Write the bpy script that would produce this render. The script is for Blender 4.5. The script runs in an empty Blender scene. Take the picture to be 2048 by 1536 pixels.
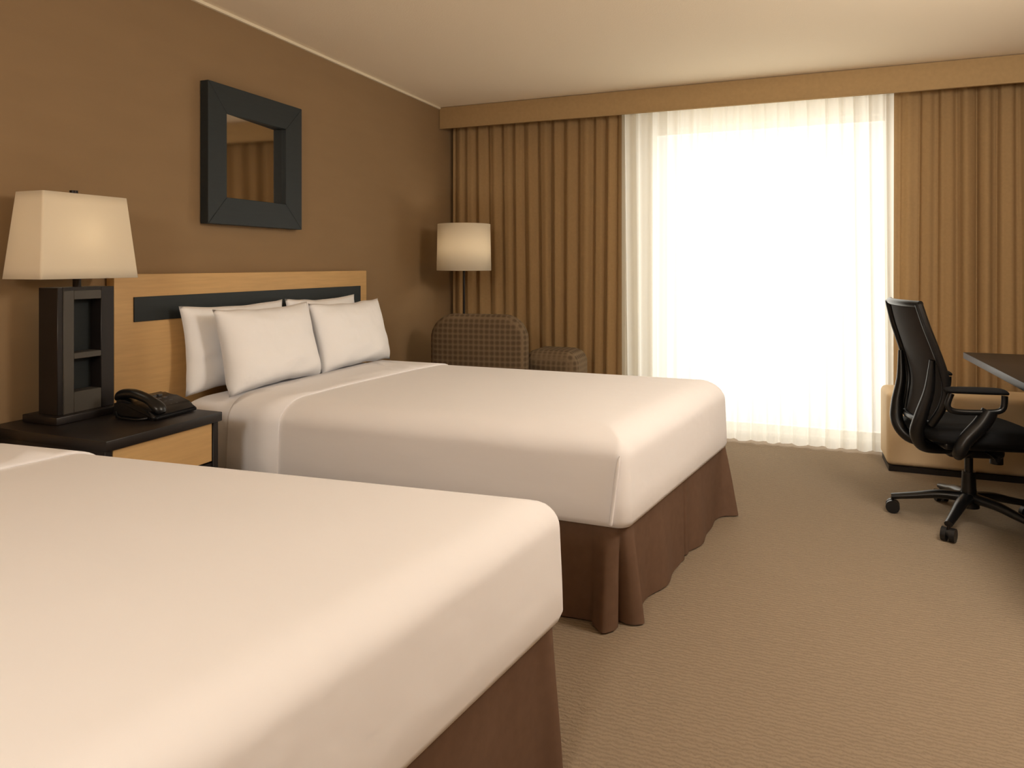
import bpy, bmesh, math, random
from mathutils import Vector, Matrix, noise
random.seed(4)
S=bpy.context.scene
S.view_settings.view_transform='Standard'
S.view_settings.look='None'
S.view_settings.exposure=0.2

# ---------------------------------------------------------------- helpers
def lin(c):
    return tuple(((v/255.0)/12.92 if v/255.0<=0.04045 else ((v/255.0+0.055)/1.055)**2.4) for v in c)+(1.0,)
def mat(name,rgb,rough=0.7,spec=0.3,metal=0.0,nscale=0,nvar=0.0,bscale=0,bump=0.0,bdist=0.01,stretch=None,trans=0.0,alpha=1.0,sheen=0.0):
    m=bpy.data.materials.new(name); m.use_nodes=True
    nt=m.node_tree; N=nt.nodes; L=nt.links
    b=N['Principled BSDF']; out=N['Material Output']
    b.inputs['Base Color'].default_value=lin(rgb)
    b.inputs['Roughness'].default_value=rough
    b.inputs['Specular IOR Level'].default_value=spec
    b.inputs['Metallic'].default_value=metal
    b.inputs['Sheen Weight'].default_value=sheen
    tc=N.new('ShaderNodeTexCoord'); mp=N.new('ShaderNodeMapping')
    L.new(tc.outputs['Object'],mp.inputs['Vector'])
    if stretch: mp.inputs['Scale'].default_value=stretch
    if nvar>0:
        n=N.new('ShaderNodeTexNoise'); n.inputs['Scale'].default_value=nscale; n.inputs['Detail'].default_value=5
        L.new(mp.outputs[0],n.inputs['Vector'])
        r=N.new('ShaderNodeValToRGB')
        c=lin(rgb)
        r.color_ramp.elements[0].position=0.3; r.color_ramp.elements[1].position=0.7
        r.color_ramp.elements[0].color=tuple(v*(1-nvar) for v in c[:3])+(1,)
        r.color_ramp.elements[1].color=tuple(min(1,v*(1+nvar)) for v in c[:3])+(1,)
        L.new(n.outputs['Fac'],r.inputs['Fac']); L.new(r.outputs['Color'],b.inputs['Base Color'])
    if bump>0:
        n2=N.new('ShaderNodeTexNoise'); n2.inputs['Scale'].default_value=bscale; n2.inputs['Detail'].default_value=3
        L.new(mp.outputs[0],n2.inputs['Vector'])
        bp=N.new('ShaderNodeBump'); bp.inputs['Strength'].default_value=bump; bp.inputs['Distance'].default_value=bdist
        L.new(n2.outputs['Fac'],bp.inputs['Height']); L.new(bp.outputs[0],b.inputs['Normal'])
    if trans>0:
        t=N.new('ShaderNodeBsdfTranslucent'); t.inputs['Color'].default_value=lin(rgb)
        mx=N.new('ShaderNodeMixShader'); mx.inputs[0].default_value=trans
        L.new(b.outputs[0],mx.inputs[1]); L.new(t.outputs[0],mx.inputs[2]); L.new(mx.outputs[0],out.inputs['Surface'])
    return m
def empty(name,loc=(0,0,0),rz=0):
    e=bpy.data.objects.new(name,None); S.collection.objects.link(e); e.location=loc; e.rotation_euler=(0,0,rz)
    e.empty_display_size=0.1
    return e
def mkobj(name,bm,m,parent=None,smooth=True,angle=None):
    me=bpy.data.meshes.new(name)
    bmesh.ops.recalc_face_normals(bm,faces=bm.faces)
    bm.to_mesh(me); bm.free()
    o=bpy.data.objects.new(name,me); S.collection.objects.link(o)
    if m: me.materials.append(m)
    if smooth:
        for p in me.polygons: p.use_smooth=True
        if angle is not None:
            try: me.set_sharp_from_angle(angle=math.radians(angle))
            except Exception: pass
    if parent: o.parent=parent
    return o
def box(name,x0,x1,y0,y1,z0,z1,m,parent=None,bev=0.0,seg=3):
    bm=bmesh.new(); bmesh.ops.create_cube(bm,size=1)
    for v in bm.verts:
        v.co=Vector(((x0+x1)/2+v.co.x*(x1-x0),(y0+y1)/2+v.co.y*(y1-y0),(z0+z1)/2+v.co.z*(z1-z0)))
    if bev>0: bmesh.ops.bevel(bm,geom=bm.edges[:],offset=bev,segments=seg,affect='EDGES',profile=0.5)
    return mkobj(name,bm,m,parent,smooth=bev>0,angle=40)
def cyl(name,c,r1,r2,h,m,parent=None,seg=40,axis='Z',caps=True,rot=None):
    bm=bmesh.new(); bmesh.ops.create_cone(bm,cap_ends=caps,segments=seg,radius1=r1,radius2=r2,depth=h)
    if axis=='X': bmesh.ops.rotate(bm,verts=bm.verts,matrix=Matrix.Rotation(math.pi/2,3,'Y'))
    if axis=='Y': bmesh.ops.rotate(bm,verts=bm.verts,matrix=Matrix.Rotation(math.pi/2,3,'X'))
    if rot: bmesh.ops.rotate(bm,verts=bm.verts,matrix=rot)
    bmesh.ops.translate(bm,verts=bm.verts,vec=Vector(c))
    return mkobj(name,bm,m,parent,smooth=True,angle=40)
def catmull(P,n=8):
    P=[Vector(p) for p in P]; out=[]
    for i in range(len(P)-1):
        p0=P[max(i-1,0)];p1=P[i];p2=P[i+1];p3=P[min(i+2,len(P)-1)]
        for k in range(n):
            t=k/n
            out.append(0.5*((2*p1)+(-p0+p2)*t+(2*p0-5*p1+4*p2-p3)*t*t+(-p0+3*p1-3*p2+p3)*t**3))
    out.append(P[-1]); return out
def tube(name,pts,rad,m,parent=None,seg=12,n=8,flat=1.0,up=Vector((0,0,1)),closed=False):
    if isinstance(rad,(int,float)): rad=[rad]*len(pts)
    C=catmull(pts,n); R=[v.x for v in catmull([(r,0,0) for r in rad],n)]
    bm=bmesh.new(); rings=[]
    for i,c in enumerate(C):
        t=(C[min(i+1,len(C)-1)]-C[max(i-1,0)]).normalized()
        a=t.cross(up)
        if a.length<1e-3: a=t.cross(Vector((0,1,0)))
        a.normalize(); b=a.cross(t).normalized()
        rings.append([bm.verts.new(c+a*math.cos(2*math.pi*k/seg)*R[i]+b*math.sin(2*math.pi*k/seg)*R[i]*flat) for k in range(seg)])
    for i in range(len(rings)-1):
        for k in range(seg):
            bm.faces.new((rings[i][k],rings[i][(k+1)%seg],rings[i+1][(k+1)%seg],rings[i+1][k]))
    bm.faces.new(rings[0]); bm.faces.new(rings[-1])
    return mkobj(name,bm,m,parent,True,60)

# ---------------------------------------------------------------- materials
M_wall=mat('wall_vinyl_brown',(146,120,88),0.75,0.2,nscale=3,nvar=0.03,bscale=180,bump=0.15,bdist=0.002,stretch=(1,1,4))
M_ceil=mat('ceiling_paint',(248,233,208),0.9,0.1,bscale=120,bump=0.25,bdist=0.003)
M_trim=mat('trim_cream',(236,224,198),0.6)
M_wwall=mat('window_wall_cream',(238,232,218),0.8)
M_val=mat('valance_fabric',(176,147,105),0.85,0.1,nscale=40,nvar=0.04,bscale=300,bump=0.1,bdist=0.002)
M_cur=mat('curtain_fabric',(170,139,98),0.85,0.1,nscale=60,nvar=0.05,bscale=400,bump=0.1,bdist=0.001,trans=0.16)
M_sheet=mat('sheet_cotton',(247,245,247),0.75,0.15,bscale=3.2,bump=0.20,bdist=0.035,sheen=0.1,stretch=(1,1.6,2.2))
M_pil=mat('pillow_cotton',(253,253,255),0.75,0.15,bscale=9,bump=0.25,bdist=0.02,sheen=0.15)
M_skirt=mat('bed_skirt_fabric',(112,88,72),0.9,0.1,nscale=30,nvar=0.06,bscale=400,bump=0.1,bdist=0.001)
M_oak=mat('light_oak',(204,166,112),0.5,0.35,nscale=6,nvar=0.06,stretch=(8,1,14),bscale=30,bump=0.05,bdist=0.001)
M_esp=mat('espresso_wood',(30,25,23),0.4,0.4,nscale=8,nvar=0.15,stretch=(1,10,1))
M_slate=mat('slate_lacquer',(40,46,48),0.5,0.3,nscale=8,nvar=0.06,stretch=(3,1,12))
M_lampf=mat('lamp_frame_lacquer',(74,70,64),0.5,0.35,nscale=8,nvar=0.06)
M_black=mat('black_plastic',(16,16,17),0.32,0.5)
M_blackf=mat('black_fabric',(20,20,21),0.85,0.2,bscale=300,bump=0.3,bdist=0.002)
M_cream=mat('cream_upholstery',(214,188,150),0.7,0.2,bscale=200,bump=0.1,bdist=0.001)
M_shade=mat('lamp_shade_linen',(246,236,216),0.85,0.1,bscale=300,bump=0.1,bdist=0.001,trans=0.35)
M_dark=mat('dark_bronze',(36,28,22),0.4,0.5,metal=0.5)
M_alu=mat('window_frame_paint',(228,224,212),0.5)
M_caster=mat('caster_nylon',(22,22,23),0.4,0.4)
M_key=mat('phone_keys',(70,70,72),0.4,0.4)

m=bpy.data.materials.new('mirror_glass'); m.use_nodes=True
b=m.node_tree.nodes['Principled BSDF']; b.inputs['Metallic'].default_value=1; b.inputs['Roughness'].default_value=0.06
b.inputs['Base Color'].default_value=(0.72,0.70,0.66,1)
cx=m.node_tree.nodes.new('ShaderNodeCombineXYZ'); A_=math.radians(10.0)
cx.inputs[0].default_value=math.cos(A_); cx.inputs[1].default_value=math.sin(A_); cx.inputs[2].default_value=0.03
m.node_tree.links.new(cx.outputs[0],b.inputs['Normal']); M_mir=m

m=mat('mesh_back_fabric',(40,31,24),0.8); nt=m.node_tree
t=nt.nodes.new('ShaderNodeBsdfTransparent'); mx=nt.nodes.new('ShaderNodeMixShader'); mx.inputs[0].default_value=0.06
nt.links.new(nt.nodes['Principled BSDF'].outputs[0],mx.inputs[1]); nt.links.new(t.outputs[0],mx.inputs[2]); nt.links.new(mx.outputs[0],nt.nodes['Material Output'].inputs['Surface']); M_mesh=m

# carpet
CC=(147,130,110)
m=mat('carpet_ribbed',CC,0.95,0.05); nt=m.node_tree; N=nt.nodes; L=nt.links; b=N['Principled BSDF']
tc=[n for n in N if n.type=='TEX_COORD'][0]
wv=N.new('ShaderNodeTexWave'); wv.bands_direction='Y'; wv.inputs['Scale'].default_value=19; wv.inputs['Distortion'].default_value=6; wv.inputs['Detail'].default_value=2.5; wv.inputs['Detail Scale'].default_value=2.0
L.new(tc.outputs['Object'],wv.inputs['Vector'])
ns=N.new('ShaderNodeTexNoise'); ns.inputs['Scale'].default_value=190; ns.inputs['Detail'].default_value=3; L.new(tc.outputs['Object'],ns.inputs['Vector'])
ad=N.new('ShaderNodeMath'); ad.operation='MULTIPLY_ADD'; ad.inputs[1].default_value=0.6; L.new(wv.outputs['Fac'],ad.inputs[0]); L.new(ns.outputs['Fac'],ad.inputs[2])
bp=N.new('ShaderNodeBump'); bp.inputs['Strength'].default_value=0.6; bp.inputs['Distance'].default_value=0.005
L.new(ad.outputs[0],bp.inputs['Height']); L.new(bp.outputs[0],b.inputs['Normal'])
r=N.new('ShaderNodeValToRGB'); c=lin(CC); r.color_ramp.elements[0].position=0.4; r.color_ramp.elements[1].position=1.0
r.color_ramp.elements[0].color=tuple(v*0.86 for v in c[:3])+(1,); r.color_ramp.elements[1].color=tuple(v*1.08 for v in c[:3])+(1,)
L.new(ad.outputs[0],r.inputs['Fac']); L.new(r.outputs['Color'],b.inputs['Base Color']); M_carpet=m

# sheer voile
m=bpy.data.materials.new('sheer_voile'); m.use_nodes=True; nt=m.node_tree; N=nt.nodes; L=nt.links; N.remove(N['Principled BSDF'])
df=N.new('ShaderNodeBsdfDiffuse'); df.inputs['Color'].default_value=lin((248,244,232))
tl=N.new('ShaderNodeBsdfTranslucent'); tl.inputs['Color'].default_value=lin((252,249,238))
tr=N.new('ShaderNodeBsdfTransparent'); tr.inputs['Color'].default_value=(1,1,0.985,1)
m1=N.new('ShaderNodeMixShader'); m1.inputs[0].default_value=0.58; L.new(df.outputs[0],m1.inputs[1]); L.new(tl.outputs[0],m1.inputs[2])
lw=N.new('ShaderNodeLayerWeight'); lw.inputs['Blend'].default_value=0.5
mr=N.new('ShaderNodeMapRange'); mr.inputs['To Min'].default_value=0.28; mr.inputs['To Max'].default_value=0.0
L.new(lw.outputs['Facing'],mr.inputs['Value'])
m2=N.new('ShaderNodeMixShader'); L.new(mr.outputs[0],m2.inputs[0]); L.new(m1.outputs[0],m2.inputs[1]); L.new(tr.outputs[0],m2.inputs[2])
L.new(m2.outputs[0],N['Material Output'].inputs['Surface']); M_sheer=m

# woven dotted upholstery
m=mat('woven_brown',(96,74,52),0.9,0.1); nt=m.node_tree; N=nt.nodes; L=nt.links; b=N['Principled BSDF']
tc=[n for n in N if n.type=='TEX_COORD'][0]
vo=N.new('ShaderNodeTexVoronoi'); vo.inputs['Scale'].default_value=27; vo.inputs['Randomness'].default_value=0.0
L.new(tc.outputs['Object'],vo.inputs['Vector'])
r=N.new('ShaderNodeValToRGB'); r.color_ramp.elements[0].position=0.25; r.color_ramp.elements[1].position=0.6
r.color_ramp.elements[0].color=lin((92,76,58)); r.color_ramp.elements[1].color=lin((122,103,80))
L.new(vo.outputs['Distance'],r.inputs['Fac']); L.new(r.outputs['Color'],b.inputs['Base Color'])
bp=N.new('ShaderNodeBump'); bp.inputs['Strength'].default_value=0.5; bp.inputs['Distance'].default_value=0.008
L.new(vo.outputs['Distance'],bp.inputs['Height']); L.new(bp.outputs[0],b.inputs['Normal']); M_woven=m

# ---------------------------------------------------------------- room
H=2.5; RX=4.25; Y0=-2.4; YW=5.35
box('floor',-0.1,RX+0.1,Y0-0.1,YW+0.12,-0.1,0,M_carpet)
box('ceiling',-0.1,RX+0.1,Y0-0.1,YW+0.12,H,H+0.1,M_ceil)
box('wall_left',-0.1,0,Y0-0.1,YW+0.12,0,H,M_wall)
box('wall_right',RX,RX+0.1,Y0-0.1,YW+0.12,0,H,M_wall)
box('wall_back',0,RX,Y0-0.1,Y0,0,H,M_wall)
WX0,WX1,WZ0,WZ1=1.64,3.27,0.03,2.26
ww=empty('wall_window')
box('panel_a',0,WX0,YW,YW+0.12,0,H,M_wwall,ww)
box('panel_b',WX1,RX,YW,YW+0.12,0,H,M_wwall,ww)
box('lintel',WX0,WX1,YW,YW+0.12,WZ1,H,M_wwall,ww)
box('sill',WX0,WX1,YW,YW+0.12,0,WZ0,M_wwall,ww)
wf=empty('window_1')
for nm,a in {'jamb_a':(WX0,WX0+0.04,WZ0,WZ1),'jamb_b':(WX1-0.04,WX1,WZ0,WZ1),'head':(WX0+.04,WX1-.04,WZ1-0.04,WZ1),'bottom_rail':(WX0+.04,WX1-.04,WZ0,WZ0+0.05)}.items():
    box(nm,a[0],a[1],YW+0.04,YW+0.09,a[2],a[3],M_alu,wf)
box('trim_1',0,0.014,Y0,5.02,H-0.016,H-0.0005,M_trim)
box('baseboard_left',0,0.012,Y0,YW,0.0,0.09,M_esp)
box('baseboard_right',RX-0.012,RX,Y0,YW,0.0,0.09,M_esp)

# valance
va=empty('valance')
box('front_board',0.003,RX-0.003,5.02,5.04,2.335,2.497,M_val,va,0.003,2)
box('bottom_hem',0.003,RX-0.003,5.018,5.042,2.328,2.335,M_val,va)
box('curtain_track',0.02,RX-0.02,5.12,5.20,2.465,2.495,M_trim)

def curtain(name,x0,x1,y,z0,z1,per,amp,m,seed=0,parent=None,flare=0.0,hem=0.0):
    bm=bmesh.new(); W=x1-x0; nf=W/per; nx=int(nf*14); nz=26; rows=[]
    for j in range(nz+1):
        v=j/nz; z=z0+(z1-z0)*v; row=[]
        for i in range(nx+1):
            u=i/nx
            ph=u*nf*2*math.pi+1.6*noise.noise(Vector((u*nf*0.35,seed,v*0.35)))*2.2
            a=amp*(0.75+0.5*noise.noise(Vector((u*nf*0.6,seed+7,v*0.8))))*(1.0-0.25*v)
            s=math.sin(ph); s=math.copysign(abs(s)**0.8,s)
            yy=y+a*s+0.3*amp*math.sin(2.7*ph+seed)*(0.5)
            xx=x0+W*u+0.25*per*math.sin(ph*1.0+1.0)*0.35+flare*(1-v)**2*(u-0.5)
            zz=z+(hem*math.sin(ph*0.5+seed)*(1 if j==0 else 0))
            row.append(bm.verts.new((xx,yy,zz)))
        rows.append(row)
    for j in range(nz):
        for i in range(nx): bm.faces.new((rows[j][i],rows[j][i+1],rows[j+1][i+1],rows[j+1][i]))
    return mkobj(name,bm,m,parent)
curtain('curtain',0.03,1.46,5.20,0.02,2.46,0.105,0.030,M_cur,3)
curtain('curtain',3.25,RX-0.03,5.20,0.02,2.46,0.11,0.032,M_cur,11)
curtain('sheer_curtain',1.48,3.25,5.125,0.015,2.46,0.095,0.026,M_sheer,21,hem=0.004)

# ---------------------------------------------------------------- beds
def quad_inset(Q,d):
    n=4; out=[]
    for i in range(n):
        p=Vector(Q[i]); a=Vector(Q[i-1]); c=Vector(Q[(i+1)%n])
        e1=(p-a).normalized(); e2=(c-p).normalized()
        n1=Vector((-e1.y,e1.x)); n2=Vector((-e2.y,e2.x))
        k=1+n1.dot(n2)
        out.append(p+(n1+n2)*(d/k))
    return out
def outline(Q,d,radii,n=12,sub=14):
    P=quad_inset(Q,d); arcs=[]
    for i in range(4):
        p=P[i]; e1=(P[i-1]-p).normalized(); e2=(P[(i+1)%4]-p).normalized()
        r=max(0.012,radii[i]-d) if d>0 else radii[i]
        ang=e1.angle(e2); t=r/math.tan(ang/2)
        s=p+e1*t; e=p+e2*t; c=p+(e1+e2).normalized()*(r/math.sin(ang/2))
        a0=math.atan2((s-c).y,(s-c).x); a1=math.atan2((e-c).y,(e-c).x)
        while a1<a0: a1+=2*math.pi
        arcs.append([c+Vector((math.cos(a0+(a1-a0)*k/n),math.sin(a0+(a1-a0)*k/n)))*r for k in range(n+1)])
    res=[]
    for i in range(4):
        res+=arcs[i]; A=arcs[i][-1]; B=arcs[(i+1)%4][0]
        res+=[A.lerp(B,k/sub) for k in range(1,sub)]
    return res
def slab(Q,radii,prof,off=0.0,both=False):
    bm=bmesh.new(); rings=[]
    for k,(d,z) in enumerate(prof):
        if k==0: nd,nz=1,0
        else:
            a=prof[k-1]; b2=prof[min(k+1,len(prof)-1)]
            td,tz=b2[0]-a[0],b2[1]-a[1]; l=math.hypot(td,tz); nd,nz=tz/l,td/l
        dd=d-off*nd; zz=z+off*nz
        rings.append([bm.verts.new((p.x,p.y,zz)) for p in outline(Q,dd,radii)])
    n=len(rings[0])
    for i in range(len(rings)-1):
        for k in range(n): bm.faces.new((rings[i][k],rings[i][(k+1)%n],rings[i+1][(k+1)%n],rings[i+1][k]))
    bm.faces.new(rings[-1])
    if both: bm.faces.new(rings[0])
    return bm
def puff_xz(name,x0,x1,z0,z1,rad,y0,y1,R,m,parent):
    Q=[(x0,z0),(x1,z0),(x1,z1),(x0,z1)]; pr=[(0.09,0.0-0.004)]
    for k in range(7):
        a=k/6*math.pi/2; pr.append((R*(1-math.sin(a)),R*(1-math.cos(a))))
    T=y1-y0
    for k in range(7):
        a=k/6*math.pi/2; pr.append((R*(1-math.cos(a)),T-R+R*math.sin(a)))
    pr.append((0.09,T+0.006))
    bm=slab(Q,rad,pr,0,True)
    for v in bm.verts: v.co=Vector((v.co.x,y1-v.co.z,v.co.y))
    return mkobj(name,bm,m,parent,True,70)
def profile(zb,zt,R):
    P=[(0.035,zb),(0.010,zb+0.008),(0.0,zb+0.03),(0.002,zb+0.10),(0.008,zt-R*0.9)]
    for k in range(1,11):
        a=k/10*math.pi/2; P.append((0.008+R*1.3*(1-math.cos(a)),zt-R*0.9+R*0.9*math.sin(a)))
    P+=[(0.24,zt+0.002),(0.38,zt+0.005),(0.5,zt+0.006)]
    return P
def bed(Q,radii,zb,zt,R,fold,hb):
    e=empty('bed')
    pf=profile(zb,zt,R)
    bm=slab(Q,radii,pf,-0.014); mkobj('mattress',bm,M_sheet,e,True,50)
    def layer(nm,off,cuts):
        bm=slab(Q,radii,pf,off)
        for co,no in cuts:
            bmesh.ops.bisect_plane(bm,geom=bm.verts[:]+bm.edges[:]+bm.faces[:],plane_co=co,plane_no=no,clear_inner=True)
        o=mkobj(nm,bm,M_sheet,e,True,50)
        so=o.modifiers.new('s','SOLIDIFY'); so.thickness=0.008; so.offset=-1
        return o
    xn,xf,h=fold
    y0=Q[0][1]; y1=Q[3][1]
    n2=Vector((-(y1-y0),(xf-xn),0)).normalized()
    layer('blanket',0.0,[(Vector((h,0,0)),Vector((1,0,0)))])
    layer('turned_down_sheet',0.007,[(Vector((h-0.01,0,0)),Vector((1,0,0))),(Vector((xn,y0,0)),n2)])
    c=Vector(Q[1]); d=(Vector(Q[0])-c).normalized()
    p=c+d*0.03
    tube('corner_crease',[(p.x+0.0,p.y+0.010,zt-0.08),(p.x-0.008,p.y+0.001,zt-0.13),(p.x-0.03,p.y-0.003,zb+0.02)],[0.003,0.008,0.006],M_sheet,e,8)
    box('box_spring',min(q[0] for q in Q)+0.04,min(Q[1][0],Q[2][0])-0.06,Q[0][1]+0.07,min(Q[3][1],Q[2][1])-0.06,0.10,zb+0.03,M_skirt,e)
    P=outline(Q,0.03,[0.05]*4,10,10); P.append(P[0])
    D=[0]
    for i in range(1,len(P)): D.append(D[-1]+(P[i]-P[i-1]).length)
    tot=D[-1]; ns=int(tot/0.008); pts=[]
    j=0
    for k in range(ns):
        s=tot*k/ns
        while D[j+1]<s: j+=1
        t=(s-D[j])/(D[j+1]-D[j]+1e-9); pts.append((P[j].lerp(P[j+1],t),s))
    ins=quad_inset(Q,0.03)
    cs=[]
    for q in ins: cs.append(min(pts,key=lambda a:(a[0]-q).length)[1])
    mids=[(cs[1]+cs[2])/2]
    bm=bmesh.new(); rows=[]; nr=12
    for r in range(nr+1):
        t=r/nr; z=(zb+0.02)*(1-t)+0.006*t; row=[]
        for k in range(ns):
            p,s=pts[k]; a=pts[k-4][0]; b2=pts[(k+4)%ns][0]; tn=(b2-a).normalized(); nn=Vector((tn.y,-tn.x))
            o=0.0+0.012*t
            foot=cs[1]-0.1<s<cs[2]+0.1
            if foot:
                o+=t*(0.012*math.sin(s*2*math.pi/0.47+1)+0.006*math.sin(s*2*math.pi/0.23))
            else: o+=t*0.004*math.sin(s*2*math.pi/0.4)
            for ci in (1,2):
                dd=s-cs[ci]
                o+=t**0.7*(-0.060*math.exp(-(dd/0.014)**2)+0.050*math.exp(-((abs(dd)-0.05)/0.03)**2))
            for ms in mids:
                dd=s-ms; o+=t**0.7*(-0.025*math.exp(-(dd/0.01)**2)+0.008*math.exp(-((abs(dd)-0.03)/0.02)**2))
            row.append(bm.verts.new((p.x+nn.x*o,p.y+nn.y*o,z)))
        rows.append(row)
    for r in range(nr):
        for k in range(ns): bm.faces.new((rows[r][k],rows[r][(k+1)%ns],rows[r+1][(k+1)%ns],rows[r+1][k]))
    mkobj('bed_skirt',bm,M_skirt,e)
    y0,y1=hb
    box('headboard_panel',0.004,0.05,y0,y1,0.12,1.197,M_oak,e,0.003,2)
    box('headboard_inlay',0.05,0.056,y0+0.09,y1-0.075,0.995,1.10,M_slate,e,0.001,1)
    return e
bed([(.08,2.33),(2.12,2.33),(2.36,3.70),(.08,3.68)],[.04,.06,.12,.04],0.335,0.668,0.11,(0.66,0.80,0.40),(2.065,3.905))
bed([(.08,.20),(1.88,.20),(2.12,1.695),(.08,1.53)],[.04,.12,.06,.04],0.36,0.668,0.085,(0.50,0.62,0.30),(0.10,1.56))

def pillow(cx,cy,z0,W,Hh,T,lean,rz=0,seed=0):
    bm=bmesh.new(); n=28; g={}
    for side in (1,-1):
        for i in range(n+1):
            for j in range(n+1):
                u=-1+2*i/n; v=-1+2*j/n
                if side==-1 and (i in(0,n) or j in(0,n)): g[(side,i,j)]=g[(1,i,j)]; continue
                x=u*W/2*(1-0.065*(1-v*v)); z=v*Hh/2*(1-0.085*(1-u*u))
                th=T/2*((1-u**4)**0.6)*((1-v**4)**0.6)*(1-0.15*v)
                nn=noise.noise(Vector((u*2.2+seed,v*2.2,side*3)))*0.012+noise.noise(Vector((u*5+seed,v*5,side)))*0.005
                edge=min(1,(1-max(abs(u),abs(v)))*4)
                g[(side,i,j)]=bm.verts.new((x,side*(th)+nn*edge,z+0.006*noise.noise(Vector((u*3,seed,v)))))
    for side in (1,-1):
        for i in range(n):
            for j in range(n):
                f=[g[(side,i,j)],g[(side,i+1,j)],g[(side,i+1,j+1)],g[(side,i,j+1)]]
                bm.faces.new(f)
    R=Matrix.Rotation(rz,4,'Z')@Matrix.Rotation(math.pi/2,4,'Z')@Matrix.Rotation(-lean,4,'X')
    for v in bm.verts: v.co=(R@v.co)
    mn=min(v.co.z for v in bm.verts)
    for v in bm.verts: v.co+=Vector((cx,cy,z0-mn))
    return mkobj('pillow',bm,M_pil)
ZP=0.655
pillow(0.135,2.67,ZP,0.68,0.40,0.12,0.10,0.0,1)
pillow(0.135,3.35,ZP,0.64,0.40,0.12,0.10,0.0,2)
pillow(0.285,2.73,ZP,0.68,0.395,0.16,0.24,0.03,3)
pillow(0.285,3.40,ZP,0.66,0.385,0.16,0.24,-0.02,4)

# ---------------------------------------------------------------- nightstand
ns=empty('nightstand'); nx1=0.5875; ny0,ny1=1.605,2.10; nz=0.67
box('top',0.004,nx1,ny0,ny1,nz-0.035,nz,M_esp,ns,0.003,2)
box('side_near',0.01,nx1-0.012,ny0+0.006,ny0+0.032,0.06,nz-0.035,M_esp,ns,0.002,1)
box('side_far',0.01,nx1-0.012,ny1-0.034,ny1-0.008,0.06,nz-0.035,M_esp,ns,0.002,1)
box('back',0.01,0.025,ny0+0.032,ny1-0.034,0.06,nz-0.035,M_esp,ns)
box('drawer_front',nx1-0.035,nx1-0.014,ny0+0.036,ny1-0.038,0.487,nz-0.038,M_oak,ns,0.002,1)
box('drawer_pull',nx1-0.014,nx1-0.008,ny0+0.20,ny1-0.20,0.487,0.497,M_esp,ns)
box('rail',0.025,nx1-0.02,ny0+0.032,ny1-0.034,0.455,0.480,M_esp,ns)
box('shelf',0.025,nx1-0.03,ny0+0.032,ny1-0.034,0.10,0.125,M_esp,ns)
box('plinth',0.01,nx1-0.04,ny0+0.02,ny1-0.02,0.0,0.06,M_esp,ns)

# ---------------------------------------------------------------- table lamp
tl_=empty('table_lamp')
bx0,bx1,by0,by1=0.10,0.20,1.72,1.945
box('base_plate',0.05,0.23,1.695,1.965,nz+0.0005,nz+0.028,M_esp,tl_,0.003,2)
zb,zt=nz+0.028,1.155
box('post_near',bx0,bx1,by0,by0+0.020,zb,zt,M_esp,tl_,0.002,1)
box('post_far',bx0,bx1,by1-0.055,by1,zb,zt,M_esp,tl_,0.002,1)
box('inner_frame_near',bx0+0.005,bx1+0.004,by0+0.020,by0+0.060,zb,zt-0.012,M_lampf,tl_,0.002,1)
for k,(a,b2) in enumerate([(zb,zb+0.075),(0.893,0.915),(zt-0.045,zt-0.012)]):
    box('cross_bar_%d'%(k+1),bx0+0.005,bx1+0.002,by0+0.060,by1-0.055,a,b2,M_lampf,tl_,0.002,1)
box('recess_back',bx0+0.03,bx0+0.042,by0+0.060,by1-0.055,zb+0.075,zt-0.045,M_slate,tl_)
box('cap',bx0,bx1,by0+0.020,by1-0.055,zt-0.012,zt,M_esp,tl_)
cyl('neck',(0.15,1.83,1.175),0.014,0.014,0.045,M_dark,tl_)
def rectshade(name,cx,cy,hx,hy,z0,z1,d,m,parent):
    bm=bmesh.new()
    def ring(hx,hy,z,r=0.008,n=4):
        P=[]
        for sx,sy,a in ((1,1,0),(-1,1,90),(-1,-1,180),(1,-1,270)):
            for k in range(n+1):
                an=math.radians(a+90*k/n); P.append(bm.verts.new((cx+sx*(hx-r)+r*math.cos(an),cy+sy*(hy-r)+r*math.sin(an),z)))
        return P
    rr=[]
    for t in [i/8 for i in range(9)]:
        k=d*t; rr.append(ring(hx-k,hy-k,z0+(z1-z0)*t))
    for a,b2 in zip(rr,rr[1:]):
        n=len(a)
        for i in range(n): bm.faces.new((a[i],a[(i+1)%n],b2[(i+1)%n],b2[i]))
    o=mkobj(name,bm,m,parent,True,30); s=o.modifiers.new('s','SOLIDIFY'); s.thickness=0.004; return o
rectshade('shade',0.148,1.819,0.102,0.194,1.187,1.496,0.028,M_shade,tl_)
cyl('harp_rod',(0.148,1.819,1.34),0.004,0.004,0.32,M_dark,tl_,12)
cyl('finial',(0.148,1.819,1.505),0.014,0.014,0.016,M_dark,tl_,20)
box('diffuser_top',0.080,0.216,1.657,1.981,1.484,1.486,M_shade,tl_)

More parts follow.
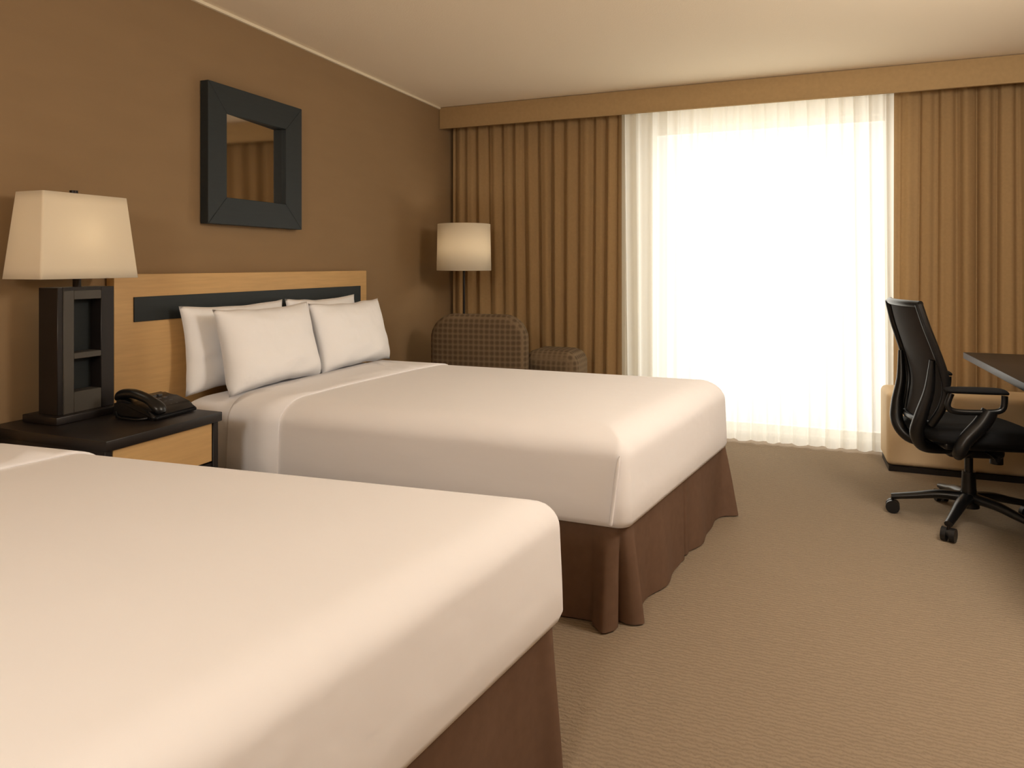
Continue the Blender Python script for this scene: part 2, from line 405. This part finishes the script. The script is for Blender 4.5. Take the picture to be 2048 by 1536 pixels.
# ---------------------------------------------------------------- telephone
ph=empty('telephone',(0.385,1.965,nz+0.001),math.radians(4))
bm=bmesh.new()
prof=[(-0.10,0.0),(0.10,0.0),(0.105,0.012),(0.06,0.035),(0.0,0.056),(-0.06,0.070),(-0.095,0.062)]
L1=[bm.verts.new((x,-0.10,z)) for x,z in prof]; L2=[bm.verts.new((x,0.115,z*0.95)) for x,z in prof]
bm.faces.new(L1); bm.faces.new(L2)
for i in range(len(prof)): bm.faces.new((L1[i],L1[(i+1)%len(prof)],L2[(i+1)%len(prof)],L2[i]))
bmesh.ops.bevel(bm,geom=bm.edges[:],offset=0.010,segments=3,affect='EDGES')
mkobj('body',bm,M_black,ph,True,50)
tube('handset',[(-0.100,-0.062,0.062),(-0.085,-0.062,0.080),(-0.03,-0.062,0.086),(0.04,-0.062,0.068),(0.085,-0.062,0.040),(0.100,-0.062,0.022)],[0.020,0.028,0.024,0.023,0.027,0.016],M_black,ph,16,6,0.7)
for i in range(4):
    for j in range(3):
        x=-0.03+i*0.025; box('key_%d_%d'%(i,j),x-0.008,x+0.008,0.0+j*0.028-0.009,0.0+j*0.028+0.009,0.056-(x+0.03)*0.34,0.066-(x+0.03)*0.38,M_key,ph,0.002,1)
tube('cord',[(-0.09,-0.085,0.04),(-0.06,-0.108,0.01),(0.0,-0.115,0.006),(0.04,-0.115,0.006),(0.07,-0.10,0.01)],0.004,M_black,ph,8)

# ---------------------------------------------------------------- mirror
mi=empty('mirror'); y0,y1,z0,z1=2.562,3.25,1.434,2.118; iy0,iy1,iz0,iz1=2.682,3.115,1.568,1.980; fd=0.052
def prism(name,quad,x0,x1,m,parent):
    bm=bmesh.new(); A=[bm.verts.new((x0,y,z)) for y,z in quad]; B=[bm.verts.new((x1,y,z)) for y,z in quad]
    bm.faces.new(A); bm.faces.new(B)
    for i in range(4): bm.faces.new((A[i],A[(i+1)%4],B[(i+1)%4],B[i]))
    bmesh.ops.recalc_face_normals(bm,faces=bm.faces)
    bmesh.ops.bevel(bm,geom=bm.edges[:],offset=0.0018,segments=1,affect='EDGES')
    return mkobj(name,bm,m,parent,False)
prism('frame_bottom',[(y0,z0),(y1,z0),(iy1,iz0),(iy0,iz0)],0.002,fd,M_slate,mi)
prism('frame_top',[(y0,z1),(y1,z1),(iy1,iz1),(iy0,iz1)],0.002,fd,M_slate,mi)
prism('frame_near',[(y0,z0),(y0,z1),(iy0,iz1),(iy0,iz0)],0.002,fd,M_slate,mi)
prism('frame_far',[(y1,z0),(y1,z1),(iy1,iz1),(iy1,iz0)],0.002,fd,M_slate,mi)
bm=bmesh.new()
vs=[bm.verts.new(c) for c in [(0.048,iy0-0.001,iz0-.001),(0.022,iy1+0.001,iz0-.001),(0.022,iy1+0.001,iz1+.001),(0.048,iy0-0.001,iz1+.001)]]
f=bm.faces.new(vs); f.normal_update()
me=bpy.data.meshes.new('glass'); bm.to_mesh(me); bm.free(); me.materials.append(M_mir)
o=bpy.data.objects.new('glass',me); S.collection.objects.link(o); o.parent=mi

# ---------------------------------------------------------------- floor lamp
fx,fy=0.365,4.72
fl=empty('floor_lamp')
cyl('base',(fx,fy,0.0125),0.13,0.125,0.024,M_dark,fl,48)
cyl('pole',(fx,fy,0.63),0.009,0.009,1.22,M_dark,fl,20)
bm=bmesh.new(); bmesh.ops.create_cone(bm,cap_ends=False,segments=64,radius1=0.203,radius2=0.197,depth=0.345); bmesh.ops.translate(bm,verts=bm.verts,vec=(fx,fy,1.364))
o=mkobj('shade',bm,M_shade,fl); s=o.modifiers.new('s','SOLIDIFY'); s.thickness=0.004
for a in range(3):
    an=a*2.094; tube('spider_%d'%a,[(fx,fy,1.235),(fx+0.198*math.cos(an),fy+0.198*math.sin(an),1.235)],0.003,M_dark,fl,8,2)

# ---------------------------------------------------------------- woven armchair + ottoman
ac=empty('armchair',(0.63,4.36,0),math.radians(9))
def rbox(name,x0,x1,y0,y1,z0,z1,m,parent,bev,seg=6): return box(name,x0,x1,y0,y1,z0,z1,m,parent,bev,seg)
rbox('seat_base',-0.33,0.33,-0.48,0.10,0.14,0.34,M_woven,ac,0.03,4)
rbox('seat_cushion',-0.27,0.27,-0.49,0.0,0.34,0.46,M_woven,ac,0.04,5)
puff_xz('back_rest',-0.345,0.345,0.28,0.892,[.05,.05,.17,.17],0.0,0.17,0.07,M_woven,ac)
rbox('arm_a',-0.34,-0.26,-0.47,0.03,0.30,0.53,M_woven,ac,0.035,5)
rbox('arm_b',0.26,0.34,-0.47,0.03,0.30,0.53,M_woven,ac,0.035,5)
for i,(x,y) in enumerate([(-.28,-.42),(.28,-.42),(-.28,.05),(.28,.05)]): cyl('leg_%d'%(i+1),(x,y,0.072),0.015,0.024,0.144,M_esp,ac,16)
ot=empty('ottoman',(1.068,4.78,0),math.radians(0))
rbox('body',-0.188,0.188,-0.165,0.165,0.08,0.46,M_woven,ot,0.04,6)
puff_xz('cushion',-0.20,0.20,0.40,0.636,[.05,.05,.10,.10],-0.175,0.175,0.08,M_woven,ot)
for i,(x,y) in enumerate([(-.14,-.11),(.14,-.11),(-.14,.11),(.14,.11)]): cyl('leg_%d'%(i+1),(x,y,0.045),0.015,0.02,0.09,M_esp,ot,16)

# ---------------------------------------------------------------- window bench
wb=empty('window_bench')
rbox('body',3.165,4.20,4.74,5.07,0.03,0.47,M_cream,wb,0.035,5)
box('plinth',3.175,4.19,4.735,5.06,0.0,0.03,M_esp,wb)

# ---------------------------------------------------------------- desk
dk=empty('desk')
box('top',3.52,4.235,2.75,4.545,0.715,0.75,M_esp,dk,0.003,2)
box('apron',3.95,3.97,2.85,4.45,0.60,0.715,M_esp,dk)
box('panel_leg_far',3.93,4.22,4.43,4.47,0.0,0.715,M_esp,dk,0.002,1)
box('panel_leg_near',3.60,4.22,2.80,2.84,0.0,0.715,M_esp,dk,0.002,1)

# ---------------------------------------------------------------- office chair (local +X is forward)
oc=empty('office_chair',(3.42,3.92,0),math.radians(12))
def pol(r,a,z): return Vector((r*math.cos(a),r*math.sin(a),z))
cyl('hub',(0,0,0.115),0.045,0.036,0.07,M_black,oc,32)
for k in range(5):
    a=math.radians(-115-12+72*k)
    tube('base_arm_%d'%(k+1),[pol(0.02,a,0.125),pol(0.12,a,0.122),pol(0.22,a,0.100),pol(0.325,a,0.078)],[0.032,0.027,0.022,0.018],M_black,oc,12,5,0.8)
    c=pol(0.32,a,0.0); tn=Vector((-math.sin(a),math.cos(a),0))
    cyl('caster_stem_%d'%(k+1),(c.x,c.y,0.062),0.007,0.007,0.03,M_dark,oc,10)
    rot=Matrix.Rotation(a,3,'Z')@Matrix.Rotation(math.pi/2,3,'X')
    for s in (-1,1):
        p=c+tn*s*0.017+Vector((0,0,0.031)); cyl('caster_wheel_%d'%(k+1),(p.x,p.y,p.z),0.031,0.031,0.021,M_caster,oc,28,rot=rot)
    cyl('caster_hood_%d'%(k+1),(c.x,c.y,0.036),0.020,0.020,0.016,M_black,oc,20,rot=rot)
cyl('gas_lift_cover',(0,0,0.19),0.033,0.028,0.12,M_black,oc,24)
cyl('gas_lift',(0,0,0.30),0.018,0.018,0.16,M_black,oc,20)
box('tilt_mechanism',-0.12,0.13,-0.075,0.075,0.325,0.405,M_black,oc,0.025,4)
tube('tilt_lever',[(0.03,-0.06,0.37),(0.03,-0.16,0.365),(0.03,-0.21,0.36)],[0.006,0.006,0.012],M_black,oc,10)
cyl('tension_knob',(0.12,0,0.315),0.028,0.028,0.05,M_black,oc,20)
box('seat_pan',-0.19,0.21,-0.21,0.21,0.395,0.43,M_black,oc,0.012,3)
bm=bmesh.new(); n=24; g=[[None]*(n+1) for _ in range(n+1)]; g2=[[None]*(n+1) for _ in range(n+1)]
for i in range(n+1):
    for j in range(n+1):
        u=-1+2*i/n; v=-1+2*j/n
        x=u*math.sqrt(1-v*v*0.28); y=v*math.sqrt(1-u*u*0.28)
        e=(1-u**6)*(1-v**6)
        zt_=0.447+0.052*e**0.4-0.045*max(0,u)**3-0.01*(1-v*v)*(1-u*u)
        zb_=0.447-0.035*e**0.4-0.03*max(0,u)**3
        X=0.02+x*0.28; Y=y*0.265
        g[i][j]=bm.verts.new((X,Y,zt_))
        g2[i][j]=g[i][j] if (i in(0,n) or j in(0,n)) else bm.verts.new((X,Y,zb_))
for i in range(n):
    for j in range(n):
        bm.faces.new((g[i][j],g[i+1][j],g[i+1][j+1],g[i][j+1])); bm.faces.new((g2[i][j],g2[i][j+1],g2[i+1][j+1],g2[i+1][j]))
mkobj('seat_cushion',bm,M_blackf,oc)
bp_=catmull([(-0.30,0,1.055),(-0.272,0,0.95),(-0.235,0,0.84),(-0.205,0,0.74),(-0.195,0,0.66),(-0.208,0,0.58),(-0.235,0,0.50)],6)
wd=[v.x for v in catmull([(0.19,0,0),(0.205,0,0),(0.215,0,0),(0.22,0,0),(0.215,0,0),(0.20,0,0),(0.16,0,0)],6)]
bm=bmesh.new(); rows=[]
for p,w in zip(bp_,wd):
    row=[]
    for k in range(17):
        s=-1+2*k/16; row.append(bm.verts.new((p.x-0.02+0.035*s*s,s*w,p.z)))
    rows.append(row)
for a,b2 in zip(rows,rows[1:]):
    for k in range(16): bm.faces.new((a[k],a[k+1],b2[k+1],b2[k]))
o=mkobj('mesh_back',bm,M_mesh,oc); so=o.modifiers.new('s','SOLIDIFY'); so.thickness=0.006
for s,nm in ((-1,'near'),(1,'far')):
    pts=[(p.x+0.008,s*w,p.z) for p,w in list(zip(bp_,wd))[::3]]
    tube('back_frame_'+nm,pts,0.018,M_black,oc,10,3,1.0,up=Vector((0,1,0)))
for idx,nm in ((0,'top'),(-1,'bottom')):
    p=bp_[idx]; w=wd[idx]
    tube('back_frame_'+nm,[(p.x-0.02+0.035*s*s,s*w,p.z) for s in (-1,-.6,-.2,.2,.6,1)],0.016,M_black,oc,10,4)
for s in (-1,1):
    tube('back_upright',[(-0.235,s*0.19,0.80),(-0.240,s*0.17,0.66),(-0.266,s*0.15,0.54),(-0.275,s*0.12,0.45),(-0.235,s*0.085,0.385),(-0.15,s*0.06,0.365),(-0.08,s*0.05,0.365)],[0.012,0.022,0.028,0.030,0.028,0.024,0.020],M_black,oc,12,6,1.0,up=Vector((0,1,0)))
for s in (-1,1):
    Y=s*0.275; dx=-0.07
    tube('arm_pad',[(-0.145+dx,Y,0.675),(-0.12+dx,Y,0.680),(0.0+dx,Y,0.680),(0.08+dx,Y,0.678),(0.105+dx,Y,0.670)],[0.020,0.036,0.040,0.036,0.018],M_blackf,oc,16,5,0.38)
    tube('arm_loop',[(-0.12+dx,Y,0.665),(-0.135+dx,Y,0.61),(-0.10+dx,Y,0.585),(0.02+dx,Y,0.585),(0.085+dx,Y,0.60),(0.095+dx,Y,0.66)],0.013,M_black,oc,10,6,1.0,up=Vector((0,1,0)))
    tube('arm_post',[(0.035+dx,Y,0.59),(0.0+dx,Y,0.53),(-0.06+dx,Y,0.46),(-0.085+dx,Y*0.97,0.40),(-0.05+dx,Y*0.7,0.375),(-0.03,Y*0.3,0.37)],[0.032,0.034,0.031,0.026,0.022,0.018],M_black,oc,14,6,1.0,up=Vector((0,1,0)))

# ---------------------------------------------------------------- unseen fill lights added to brighten the room, on invented ceiling mounts
def point(name,loc,w,col,r):
    l=bpy.data.lights.new(name,'POINT'); l.energy=w; l.color=col; l.shadow_soft_size=r
    o=bpy.data.objects.new(name,l); S.collection.objects.link(o); o.location=loc; return o
for (px,py,pw) in ((2.0,-1.5,84),(3.72,2.45,74)):
    pl=empty('fill_lamp')
    cyl('fill_mount',(px,py,2.485),0.07,0.07,0.028,M_dark,pl)
    cyl('fill_stem',(px,py,2.42),0.008,0.008,0.13,M_dark,pl)
    o=point('fill_light',(px,py,2.08),pw,(1.0,0.94,0.86),0.26); o.parent=pl
o=point('floor_bulb',(fx,fy,1.36),1.5,(1,0.92,0.80),0.05); o.parent=fl
o=point('table_bulb',(0.148,1.819,1.34),0.45,(1,0.92,0.80),0.05); o.parent=tl_
# daylight
l=bpy.data.lights.new('window_daylight','AREA'); l.shape='RECTANGLE'; l.size=2.6; l.size_y=2.7; l.energy=43; l.color=(1.0,0.985,0.95)
o=bpy.data.objects.new('window_daylight',l); S.collection.objects.link(o); o.location=(2.45,5.85,1.35); o.rotation_euler=(math.radians(-90),0,0)
w=bpy.data.worlds.new('sky'); S.world=w; w.use_nodes=True
w.node_tree.nodes['Background'].inputs[0].default_value=(1.0,0.985,0.95,1); w.node_tree.nodes['Background'].inputs[1].default_value=1.0

# ---------------------------------------------------------------- camera
cam=bpy.data.cameras.new('camera'); co=bpy.data.objects.new('camera',cam); S.collection.objects.link(co)
co.location=(2.625,0,1.24); co.rotation_euler=(math.radians(90),0,math.radians(21.66))
cam.sensor_width=36; cam.lens=1400/2048*36; cam.shift_y=-(768-528)/2048; cam.clip_start=0.02
S.camera=co
